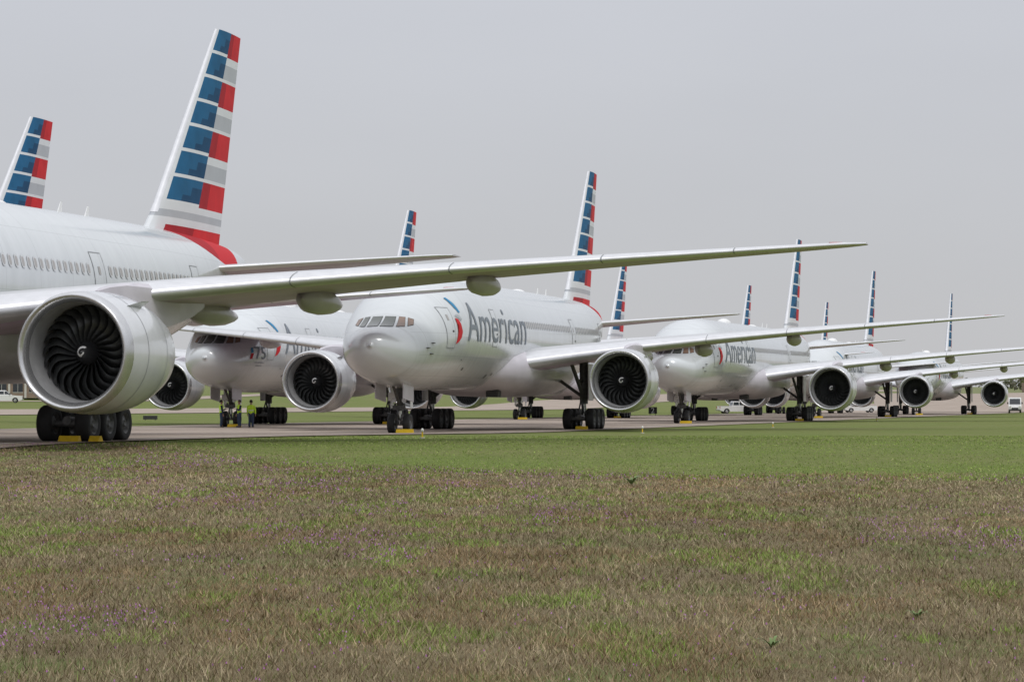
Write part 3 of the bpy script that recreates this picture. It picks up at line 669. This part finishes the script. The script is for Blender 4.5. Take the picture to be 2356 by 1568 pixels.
# ------------------------------------------------------------------ people
def skin_obj(name, pts, edges, mat, parent, sub=1):
    me = bpy.data.meshes.new(name); me.from_pydata([p[:3] for p in pts], edges, []); me.materials.append(mat)
    o = bpy.data.objects.new(name, me); col.objects.link(o); o.parent = parent
    sk = o.modifiers.new('skin', 'SKIN'); sk.use_smooth_shade = True
    lay = me.skin_vertices[0].data if me.skin_vertices else None
    if lay is None: return o
    for i, p in enumerate(pts):
        r = p[3]; lay[i].radius = (r, r) if not isinstance(r, tuple) else r
    lay[0].use_root = True
    s = o.modifiers.new('sub', 'SUBSURF'); s.levels = sub; s.render_levels = sub
    return o
def person(x, y, rz, label, arm=0, top='navy'):
    z = tz(x, y)+.045
    root = empty('person', (x, y, z), rz)
    pts = [(0,0,.95,.13),(0,0,1.12,.12),(0,0,1.32,.15),(0,0,1.46,.08),(0,-.01,1.54,.055),(0,-.015,1.62,.085),(0,-.01,1.70,.09),(0,-.0,1.76,.05),(0,-.105,1.645,.016)]
    E = [(0,1),(1,2),(2,3),(3,4),(4,5),(5,6),(6,7),(5,8)]
    for s in (-1, 1):
        n = len(pts)
        pts += [(s*.09,0,.88,.095),(s*.10,-.02,.50,.065),(s*.11,.02,.10,.045),(s*.115,-.14,.05,.038)]; E += [(0,n),(n,n+1),(n+1,n+2),(n+2,n+3)]
        n = len(pts); lift = arm if s > 0 else 0
        sh_, el, wr = (s*.20,0,1.40), (s*.26, -.05-.05*lift, 1.12), (s*(.27-.1*lift), -.10-.22*lift, .86+.32*lift)
        pts += [(*sh_, .055), (*el, .043), (*wr, .03)]; E += [(2,n),(n,n+1),(n+1,n+2)]
        d = Vector((0,-.1,-.99)) if not lift else Vector((-.2*s,-.7,.2)); d.normalize(); hp = Vector(wr)+d*.09
        n2 = len(pts); pts.append((*hp, .03)); E.append((n+2, n2))
        for q in range(4):
            oy = (q-1.5)*.02; L = (.075,.085,.08,.06)[q]; b = hp+Vector((0, oy, 0)); f1 = b+d*L*.55; f2 = f1+(d+Vector((-s*.4, 0, 0))).normalized()*L*.45
            n3 = len(pts); pts += [(*(b+d*.015), .010), (*f1, .009), (*f2, .008)]; E += [(n2,n3),(n3,n3+1),(n3+1,n3+2)]
        n3 = len(pts); pts += [(*(hp+Vector((-s*.01,-.04,.01))), .011), (*(hp+Vector((-s*.015,-.055,-.03))), .009)]; E += [(n2,n3),(n3,n3+1)]
    skin_obj('body', pts, E, M['skin'], root)
    def shell(nm, rings, mat):
        V = []; n = 16
        for cx, cy, cz, rx, ry in rings:
            for i in range(n): t = 2*PI*i/n; V.append((cx+rx*math.cos(t), cy+ry*math.sin(t), cz))
        F = [(a*n+i, a*n+(i+1) % n, (a+1)*n+(i+1) % n, (a+1)*n+i) for a in range(len(rings)-1) for i in range(n)]
        return mk(nm, V, F, mat, root, sharp=None)
    def tube(nm, pp, mat):
        mb = MB()
        for (a, ra), (b, rb) in zip(pp[:-1], pp[1:]): mb.cyl(a, b, ra, rb, 12)
        return mb.obj(nm, mat, root)
    shell('vest', [(0,0,.90,.185,.135),(0,0,1.1,.18,.13),(0,0,1.3,.215,.145),(0,0,1.42,.19,.12),(0,0,1.48,.09,.08)], M['hiv'])
    shell('vest_stripe', [(0,0,1.08,.186,.136),(0,0,1.13,.19,.138)], M['white'])
    for s in (-1, 1):
        lift = arm if s > 0 else 0
        tube('sleeve', [((s*.19,0,1.41),.075), ((s*.26,-.05-.05*lift,1.12),.06), ((s*(.27-.1*lift),-.095-.21*lift,.89+.30*lift),.045)], M[top])
        tube('trouser_leg', [((s*.085,0,.96),.115), ((s*.10,-.02,.50),.085), ((s*.11,.02,.08),.07)], M['jean'])
        mb = MB(); mb.cyl((s*.11,.05,.05), (s*.118,-.17,.04), .055, .045, 10); mb.obj('boot', M['geard'], root)
        mb = MB(); mb.cyl((s*.035,-.098,1.668), (s*.035,-.108,1.668), .012, .01, 8); mb.obj('eye', M['black'], root)
        mb = MB(); mb.cyl((s*.085,0,1.63), (s*.1,.01,1.67), .02, .022, 8); mb.obj('ear', M['skin'], root)
    mb = MB(); mb.cyl((-.025,-.098,1.598), (.025,-.098,1.598), .007, .007, 6); mb.obj('mouth', M['tail'], root)
    shell('hair', [(0,.03,1.62,.10,.09),(0,.02,1.70,.108,.108),(0,.01,1.77,.09,.09),(0,.005,1.81,.03,.03)], M['hair'])
    return tag(root, label, 'person', 'workers in yellow vests')
person(-19.15, 171.8, R(100), 'person in yellow vest standing close beside the nose wheels, leftmost of three', 1)
person(-17.95, 171.8, R(-60), 'person in yellow vest facing the nose wheel with one arm raised', 1, 'navy')
person(-17.2, 172.0, R(170), 'person in bright yellow vest standing with their back to camera, rightmost of three', 0, 'hiv')

# ------------------------------------------------------------------ vehicles
def arch(cx, r, n=7): return [(cx-r*math.cos(PI*i/n), .32+r*math.sin(PI*i/n)) for i in range(n+1)]
def wheels(root, xs_, w, r=.38):
    for x in xs_:
        for s in (-1, 1):
            mb = MB(); mb.rev([(-.11,.22),(-.12,r-.04),(-.08,r),(.08,r),(.12,r-.04),(.11,.22)], 20, 'y'); t = mb.obj('tyre', M['tyre'], root, loc=(x, s*w, r))
            mb = MB(); mb.rev([(-.09,.01),(-.07,.2),(-.1,.235),(.1,.235),(.07,.2),(.09,.01)], 14, 'y'); mb.obj('wheel_rim', M['chrome'], t)
def pickup(x, y, rz, label):
    root = empty('pickup_truck', (x, y, tz(x, y)+.045), rz)
    mb = MB(); low = [(-2.75,.45)]+arch(-1.75,.46)+arch(1.75,.46)+[(2.75,.45),(2.8,.75),(2.75,1.0),(1.15,1.12),(-.75,1.12),(-2.75,1.12)]
    mb.prism(low, -.96, .96); b = mb.obj('body', M['vwhite'], root, smooth=False)
    mb = MB(); V = []
    for z, x0, x1, w in ((1.12,-.85,1.3,.92),(1.2,-.84,1.2,.91),(1.75,-.7,.45,.78),(1.82,-.6,.3,.7)):
        V += [(x0,-w,z),(x1,-w,z),(x1,w,z),(x0,w,z)]
    mb.add(V, [(a*4+i, a*4+(i+1) % 4, (a+1)*4+(i+1) % 4, (a+1)*4+i) for a in range(3) for i in range(4)]+[(12,13,14,15)]); mb.obj('cab', M['vwhite'], root, smooth=False)
    def quad(nm, q, m): mk(nm, q, [(0,1,2,3)], m, root, smooth=False)
    quad('windscreen', [(1.2,-.82,1.22),(1.2,.82,1.22),(.52,.7,1.72),(.52,-.7,1.72)], M['vglass'])
    quad('rear_window', [(-.86,-.7,1.25),(-.86,.7,1.25),(-.74,.62,1.7),(-.74,-.62,1.7)], M['vglass'])
    for s in (-1, 1):
        for x0, x1, t0, t1 in ((.22, 1.0, .22, .46), (-.74, .12, -.64, .12)):
            quad('side_window', [(x0,s*.915,1.24),(x1,s*.915,1.24),(t1,s*.80,1.70),(t0,s*.80,1.70)], M['vglass'])
        mb = MB(); mb.box((2.72,s*.72-.17,.78),(2.80,s*.72+.17,.95)); mb.obj('headlight', M['lamp'], root)
        mb = MB(); mb.box((-2.79,s*.85-.09,.75),(-2.74,s*.85+.09,1.08)); mb.obj('tail_light', M['tail'], root)
        mb = MB(); mb.box((.95,s*1.05-.1,1.2),(1.08,s*1.05+.1,1.4)); mb.obj('wing_mirror', M['geard'], root)
    mb = MB(); mb.box((2.76,-.5,.68),(2.815,.5,.95)); mb.obj('grille', M['geard'], root)
    mb = MB(); mb.box((2.75,-.95,.42),(2.92,.95,.60)); mb.box((-2.92,-.9,.45),(-2.76,.9,.62)); mb.obj('bumper', M['chrome'], root)
    mb = MB(); mb.box((-2.65,-.8,1.123),(-.95,.8,1.14)); mb.obj('truck_bed', M['geard'], root)
    wheels(root, (-1.75, 1.75), .84)
    return tag(root, label, 'pickup truck', 'white pickup trucks on the airfield')
pickup(33.2, 386, R(12), 'white pickup truck parked under the wings beside the 2 sign')
pickup(57.0, 428, R(-168), 'small white pickup truck between the engines of the last two front-row airliners')
pickup(-74.5, 382, R(8), 'white pickup truck in front of the low building at the left edge')
def van(x, y, rz, label):
    root = empty('delivery_van', (x, y, tz(x, y)+.045), rz)
    mb = MB(); low = [(-2.7,.4)]+arch(-1.7,.42)+arch(1.8,.42)+[(2.6,.4),(2.7,.8),(2.5,1.15),(1.75,1.35),(1.15,2.35),(-2.6,2.45),(-2.72,2.3)]
    mb.prism(low, -.98, .98); mb.obj('body', M['vwhite'], root, smooth=False)
    def quad(nm, q, m): mk(nm, q, [(0,1,2,3)], m, root, smooth=False)
    quad('windscreen', [(1.765,-.85,1.36),(1.765,.85,1.36),(1.25,.8,2.24),(1.25,-.8,2.24)], M['vglass'])
    for s in (-1, 1):
        quad('side_window', [(.55,s*.985,1.4),(1.6,s*.985,1.4),(1.15,s*.985,2.1),(.55,s*.985,2.1)], M['vglass'])
        mb = MB(); mb.box((2.5,s*.75-.16,.85),(2.70,s*.75+.16,1.08)); mb.obj('headlight', M['lamp'], root)
        mb = MB(); mb.box((1.4,s*1.1-.1,1.4),(1.5,s*1.1+.1,1.7)); mb.obj('wing_mirror', M['geard'], root)
    mb = MB(); mb.box((2.6,-.5,.6),(2.72,.5,.85)); mb.obj('grille', M['geard'], root)
    mb = MB(); mb.box((2.58,-.95,.35),(2.78,.95,.55)); mb.obj('bumper', M['geard'], root)
    wheels(root, (-1.7, 1.8), .86, .36)
    return tag(root, label, 'van')
van(79.6, 413, R(-100), 'white high-roofed van facing the camera at the right edge')

# ------------------------------------------------------------------ signs, lights
t = empty('taxiway_sign', (18.4, 341, tz(18.4, 341)), R(-6)); tag(t, 'black sign with a white figure 2 on short legs in the grass', 'sign')
mb = MB(); mb.box((-.55,-.12,.22),(.55,.12,1.1)); mb.obj('panel', M['geard'], t)
for s in (-1, 1): mb = MB(); mb.cyl((s*.35,0,0),(s*.35,0,.24),.04,.04,8); mb.obj('leg', M['gear'], t)
cu = bpy.data.curves.new('t', 'FONT'); cu.body = '2'; cu.size = 1.0; cu.extrude = .004; to = bpy.data.objects.new('t', cu); col.objects.link(to); bpy.context.view_layer.update()
me = bpy.data.meshes.new_from_object(to.evaluated_get(bpy.context.evaluated_depsgraph_get())); bpy.data.objects.remove(to)
xc = (min(v.co.x for v in me.vertices)+max(v.co.x for v in me.vertices))/2
o = bpy.data.objects.new('sign_figure', me); me.materials.append(M['white']); col.objects.link(o); o.parent = t; o.rotation_euler = (R(90), 0, 0); o.location = (-xc, -.128, .31)
t = empty('guidance_sign', (-33, 238, tz(-33, 238)), R(8)); tag(t, 'low dark sign panel lying in the grass left of the nose wheels', 'sign')
mb = MB(); mb.box((-.65,-.1,.08),(.65,.1,.42)); mb.obj('panel', M['geard'], t)
for s in (-1, 1): mb = MB(); mb.cyl((s*.45,0,0),(s*.45,0,.1),.04,.04,8); mb.obj('leg', M['gear'], t)
for k, (x, y, lab) in enumerate(((-3.4, 99, 'small yellow edge light standing in the grass below the middle airliner nose'), (6.9, 138, 'small white edge light in the grass below the middle airliner engine'),
                 (17.2, 172, 'small white edge light in the grass, third from the left'), (33, 236, 'tiny edge light in the grass, farthest right'))):
    t = empty('edge_light', (x, y, tz(x, y))); tag(t, lab, 'edge light', 'taxiway edge lights')
    mb = MB(); mb.cyl((0,0,0),(0,0,.05),.10,.09,14); mb.obj('base', M['conc'], t)
    mb = MB(); mb.cyl((0,0,.05),(0,0,.26),.03,.03,8); mb.obj('stem', M['yellow'], t)
    mb = MB(); mb.rev([(.26,.045),(.29,.06),(.34,.055),(.38,.03),(.39,.005)], 12, 'z'); mb.obj('lens', M['lamp'], t)

# ------------------------------------------------------------------ background building, trees
def building(x, y, rz, W, D, H, label, nm='office_building'):
    root = empty(nm, (x, y, tz(x, y)-.2), rz); tag(root, label, 'building')
    mb = MB(); mb.box((0,0,0),(W,D,H)); mb.obj('wall', M['brick'], root, smooth=False)
    mb = MB(); mb.box((-.4,-.4,H+.003),(W+.4,D+.4,H+.45)); mb.obj('roof', M['trim'], root, smooth=False)
    x_ = 1.2
    while x_ < W-1.5:
        for z in (1.0, H/2+.9):
            mb = MB(); mb.box((x_,-.05,z),(x_+1.7,.02,z+1.5)); w = mb.obj('window', M['vglass'], root, smooth=False)
            mb = MB(); mb.box((x_-.06,-.09,z-.12),(x_+1.76,-.052,z-.02)); mb.box((x_+.82,-.09,z),(x_+.88,-.052,z+1.5)); mb.obj('window_frame', M['trim'], w, smooth=False)
        mb = MB(); mb.box((x_+2.0,-.35,0),(x_+2.35,-.003,H)); mb.obj('column', M['trim'], root, smooth=False)
        x_ += 2.8
    mb = MB(); mb.box((-.1,-.15,H/2+.2),(W+.1,-.003,H/2+.5)); mb.obj('string_course', M['trim'], root, smooth=False)
building(-116, 452, R(4), 36, 14, 5.2, 'low two-storey tan brick building with pale columns at the left edge')
building(196, 980, R(3), 60, 18, 5, 'long low pale building far away at the right horizon')
def leafcloud(cx, cy, cz, rx, rz_, n, size, cols, V, F, C):
    for _ in range(n):
        while True:
            p = rng.uniform(-1, 1, 3)
            if p@p < 1: break
        k = .75+.25*math.sin(p[0]*5+cx)*math.cos(p[2]*4+cy)
        p = p*k; a = rng.normal(size=3); a /= np.linalg.norm(a); b = np.cross(a, rng.normal(size=3)); b /= np.linalg.norm(b)
        s = size*rng.uniform(.5, 1.3); c = np.array([cx+p[0]*rx, cy+p[1]*rx, cz+p[2]*rz_]); n0 = len(V)
        V += [tuple(c+a*s), tuple(c+b*s), tuple(c-a*s*.6-b*s*.5)]; F.append((n0, n0+1, n0+2))
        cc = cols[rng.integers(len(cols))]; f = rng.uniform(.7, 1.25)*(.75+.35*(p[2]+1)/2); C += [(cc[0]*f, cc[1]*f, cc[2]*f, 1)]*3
def colmesh(name, V, F, C, mat, parent=None):
    me = bpy.data.meshes.new(name)
    V = np.asarray(V, np.float32); F = np.asarray(F, np.int32); nf, k = F.shape
    me.vertices.add(len(V)); me.vertices.foreach_set('co', V.ravel())
    me.loops.add(nf*k); me.loops.foreach_set('vertex_index', F.ravel())
    me.polygons.add(nf); me.polygons.foreach_set('loop_start', np.arange(0, nf*k, k, dtype=np.int32))
    me.update(calc_edges=True)
    at = me.color_attributes.new('col', 'FLOAT_COLOR', 'POINT'); at.data.foreach_set('color', np.asarray(C, np.float32).ravel())
    me.materials.append(mat); me.validate()
    o = bpy.data.objects.new(name, me); col.objects.link(o); o.parent = parent; return o
grn = [(.13,.15,.08),(.11,.125,.07),(.17,.16,.11),(.16,.145,.115)]
V, F, C = [], [], []
for k in range(230):
    x = rng.uniform(-420, 420); y = rng.uniform(1150, 1500); h = rng.uniform(5, 9); z = tz(x, y)
    leafcloud(x, y, z+h*.5, h*rng.uniform(.55, .9), h*.5, 170, .75, grn, V, F, C)
tag(colmesh('distant_treeline', V, F, C, M['veg']), 'hazy line of distant trees along the horizon', 'trees', kind='stuff')
for x, y, h, lab in ((-93, 474, 7.5, 'round-crowned tree rising behind the brick building at left'), (-84, 480, 6.2, 'smaller tree right of the brick building'), (-101, 478, 8., 'tree behind the middle of the brick building')):
    t = empty('tree', (x, y, tz(x, y))); tag(t, lab, 'tree')
    mb = MB(); mb.cyl((0,0,0),(0,0,h*.45),.22,.13,10)
    for q in range(5): a = q*1.3; mb.cyl((0,0,h*(.25+.05*q)),(math.cos(a)*h*.25, math.sin(a)*h*.25, h*.65),.09,.03,6)
    mb.obj('trunk', M['bark'], t); V, F, C = [], [], []
    for q in range(9): a = q*2.4; leafcloud(math.cos(a)*h*.2, math.sin(a)*h*.2, h*(.55+.04*q), h*.2, h*.16, 260, .2, grn, V, F, C)
    colmesh('crown', V, F, C, M['veg'], t)

# ------------------------------------------------------------------ field of dry grass, green tufts, flowers
tab = rng.random((256, 256))
def vn(x, y, s, o=0):
    x = x*s+o*17.3+500; y = y*s+o*9.1+500; xi = np.floor(x).astype(int); yi = np.floor(y).astype(int); fx = x-xi; fy = y-yi
    fx = fx*fx*(3-2*fx); fy = fy*fy*(3-2*fy); g = lambda a, b: tab[a % 256, b % 256]
    return (g(xi, yi)*(1-fx)+g(xi+1, yi)*fx)*(1-fy)+(g(xi, yi+1)*(1-fx)+g(xi+1, yi+1)*fx)*fy
def fbm(x, y, s, o=0): return (vn(x, y, s, o)+.5*vn(x, y, s*2.1, o+1)+.25*vn(x, y, s*4.3, o+2))/1.75
def mow(x):
    xc = np.minimum(x, 9.); return np.minimum(63.1-1.086*xc+.0605*xc*xc, 86.)
def scatter(n, d0, d1):
    d = d0*np.exp(rng.random(n)*math.log(d1/d0)); x = (rng.random(n)*2-1)*(.215*d+1.2); return x, d
def blades(n, d0, d1, keep, hfun, wk, cfun, name, dark=.75):
    x, y = scatter(n, d0, d1); k = keep(x, y); x, y = x[k], y[k]; n = len(x)
    h = hfun(x, y); a = rng.random(n)*2*PI; w = wk*y*rng.uniform(.6, 1.4, n)
    lean = rng.normal(0, .7, (n, 2)); z = terr(x, y)
    b0 = np.stack([x-np.cos(a)*w, y-np.sin(a)*w*.5, z-.01], 1); b1 = np.stack([x+np.cos(a)*w, y+np.sin(a)*w*.5, z-.01], 1)
    tp = np.stack([x+lean[:, 0]*h, y+lean[:, 1]*h, z+h], 1)
    V = np.stack([b0, b1, tp], 1).reshape(-1, 3); F = np.arange(3*n).reshape(-1, 3)
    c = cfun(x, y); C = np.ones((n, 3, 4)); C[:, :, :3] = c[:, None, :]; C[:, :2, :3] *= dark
    return colmesh(name, V, F, C.reshape(-1, 4), M['veg'])
def pick(n, cols, p): return np.array(cols)[rng.choice(len(cols), n, p=p)]*rng.uniform(.7, 1.3, (n, 1))
green_p = lambda x, y: .4*fbm(x, y*.4, .45, 3)+.6*fbm(x, y*.4, 1.5, 9)
def drycol(x, y):
    n = len(x); c = pick(n, [(.41,.335,.22),(.28,.215,.13),(.34,.28,.17),(.17,.12,.075),(.21,.225,.085)], [.26,.26,.26,.11,.11])
    m = fbm(x, y*.4, .3, 7)*.5+.5*fbm(x, y*.4, 1.7, 21); c = c*(.42+1.1*m)[:, None]
    r = np.clip((fbm(x, y*.4, .7, 31)-.52)*3.5, 0, .5)[:, None]; return c*(1-r)+c*np.array([.95, .77, .66])*r
hf = lambda x, y: rng.uniform(.01, .055, len(x))*(.4+1.2*fbm(x, y*.6, 1.4, 5))*(1+.7*(rng.random(len(x)) < .08))
edge_n = lambda x, y: (fbm(x, y*.5, .35, 51)-.5)*22
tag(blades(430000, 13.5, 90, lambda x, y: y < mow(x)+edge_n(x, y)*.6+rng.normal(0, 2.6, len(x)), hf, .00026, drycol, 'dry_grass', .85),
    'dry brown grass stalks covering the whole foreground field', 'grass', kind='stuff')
def greenkeep(x, y):
    dd = y-mow(x)-edge_n(x, y)*.6; p = np.where(dd < 0, np.clip((green_p(x, y)-.54)*14, .02, 1), .9)
    p = np.maximum(p, np.clip(.5-np.abs(dd+1)*.12, 0, .5)); return (rng.random(len(x)) < p) & (s_of(x, y) < -.3)
def greencol(x, y):
    m = .5*fbm(x, y*.5, .5, 41)+.5*fbm(x, y*.5, 2.5, 43)
    return pick(len(x), [(.20,.28,.06),(.17,.24,.055),(.26,.33,.09),(.30,.29,.14)], [.35,.3,.2,.15])*(.65+.85*m)[:, None]
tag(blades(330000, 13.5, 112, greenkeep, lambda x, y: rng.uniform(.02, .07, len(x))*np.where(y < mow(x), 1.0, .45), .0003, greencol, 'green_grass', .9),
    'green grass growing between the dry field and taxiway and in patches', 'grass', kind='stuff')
def fkeep(x, y):
    g = .5*fbm(x, y*.35, .25, 11)+.5*fbm(x, y*.35, 1.1, 15)
    p = np.clip((g-.54)*4.5, .02, .6)+(np.abs(y-mow(x)+3.5) < 3)*.28*(fbm(x, y, .5, 2) > .5); return (rng.random(len(x)) < p) & (y < mow(x)-.2)
x, y = scatter(40000, 13.5, 88); k = fkeep(x, y); x, y = x[k], y[k]; n = len(x)
h = rng.uniform(.035, .08, n); z = terr(x, y)+h; r = .0048+.0002*y*rng.uniform(.5, 1.2, n)
P = np.stack([x, y, z], 1); ang = rng.random(n)*PI
off = lambda a, dz: np.stack([np.cos(ang+a)*r, np.sin(ang+a)*r, dz*r], 1)
T = np.stack([P+off(0, -.6), P+off(2.1, -.6), P+off(4.2, -.6), P+np.stack([0*r, 0*r, r*1.3], 1)], 1).reshape(-1, 3)
i0 = np.arange(n)*4; F = np.concatenate([np.stack([i0+a, i0+b, i0+c], 1) for a, b, c in ((0,1,3),(1,2,3),(2,0,3))])
C = np.ones((n, 4, 4)); C[:, :, :3] = pick(n, [(.30,.12,.29),(.25,.10,.23),(.37,.19,.36)], [.5,.3,.2])[:, None, :]
tag(colmesh('wildflowers', T, F, C.reshape(-1, 4), M['veg']), 'tiny purple wildflowers scattered in drifts through the dry field', 'wildflowers', kind='stuff')
M_leaf = pmat('weed_leaf', (.12, .18, .05), .6, var=.25, scale=8)
def weed(x, y, s, label):
    t = empty('weed', (x, y, tz(x, y))); tag(t, label, 'plant')
    for q in range(13):
        a = q*.483+random.random()*.3; L = s*random.uniform(.6, 1.2); V = []
        for i in range(6):
            u = i/5; w = .08*L*math.sin(PI*min(.97, u*.9+.08)); px = math.cos(a)*L*u*.9; py = math.sin(a)*L*u*.9; pz = L*(.6*math.sin(u*2.1)*.9)
            V += [(px-math.sin(a)*w, py+math.cos(a)*w, pz), (px+math.sin(a)*w, py-math.cos(a)*w, pz)]
        mk('leaf', V, [(2*i, 2*i+1, 2*i+3, 2*i+2) for i in range(5)], M_leaf, t)
weed(2.4, 52.5, .3, 'small dark leafy weed standing alone near the mown grass edge')
weed(1.75, 17.6, .12, 'dark green leafy weed low in the dry field at lower right')
weed(3.1, 20.0, .11, 'small leafy weed clump right of the lower weed')

# ------------------------------------------------------------------ light, sky, camera
w = bpy.data.worlds.new('World'); scene.world = w; w.use_nodes = True; nt = w.node_tree; bg = nt.nodes['Background']
sky = nt.nodes.new('ShaderNodeTexSky'); sky.sky_type = 'NISHITA'; sky.sun_disc = False; sky.sun_elevation = R(52); sky.sun_rotation = R(150)
tc = nt.nodes.new('ShaderNodeTexCoord'); sp = nt.nodes.new('ShaderNodeSeparateXYZ'); nt.links.new(tc.outputs['Generated'], sp.inputs[0])
rp = nt.nodes.new('ShaderNodeValToRGB'); cr = rp.color_ramp
cr.elements[0].position = 0; cr.elements[0].color = (5.35, 5.35, 5.5, 1)
cr.elements[1].position = 1; cr.elements[1].color = (12.5, 12.8, 13.4, 1)
e = cr.elements.new(.06); e.color = (5.45, 5.52, 5.78, 1)
e = cr.elements.new(.15); e.color = (5.85, 6.0, 6.45, 1)
e = cr.elements.new(.4); e.color = (8.4, 8.6, 9.1, 1)
nt.links.new(sp.outputs[2], rp.inputs[0])
mp = nt.nodes.new('ShaderNodeMapping'); mp.inputs['Scale'].default_value = (1, 1, 3); nt.links.new(tc.outputs['Generated'], mp.inputs[0])
nn = nt.nodes.new('ShaderNodeTexNoise'); nn.inputs['Scale'].default_value = 3.5; nn.inputs['Detail'].default_value = 5; nt.links.new(mp.outputs[0], nn.inputs['Vector'])
nm = mathn(nt, 'ADD', mathn(nt, 'MULTIPLY', nn.outputs['Fac'], .16), .92)
cl = nt.nodes.new('ShaderNodeVectorMath'); cl.operation = 'SCALE'; nt.links.new(rp.outputs[0], cl.inputs[0]); nt.links.new(nm, cl.inputs['Scale'])
out = mixc(nt, .96, sky.outputs[0], cl.outputs[0]); nt.links.new(out, bg.inputs[0]); bg.inputs[1].default_value = .1
sl = bpy.data.lights.new('sun', 'SUN'); sl.energy = 1.1; sl.angle = R(20); sl.color = (1, .97, .93); so = bpy.data.objects.new('sun', sl); col.objects.link(so)
so.rotation_euler = (R(38), 0, R(30))
cam = bpy.data.cameras.new('camera'); cam.sensor_width = 36; cam.lens = 6000/2356*36; cam.clip_end = 8000; cam.clip_start = .5
co = bpy.data.objects.new('camera', cam); col.objects.link(co); co.location = (0, 0, 1.65); co.rotation_euler = (R(90+1.356), 0, 0); scene.camera = co
scene.view_settings.view_transform = 'Standard'; scene.view_settings.look = 'None'; scene.view_settings.exposure = 0
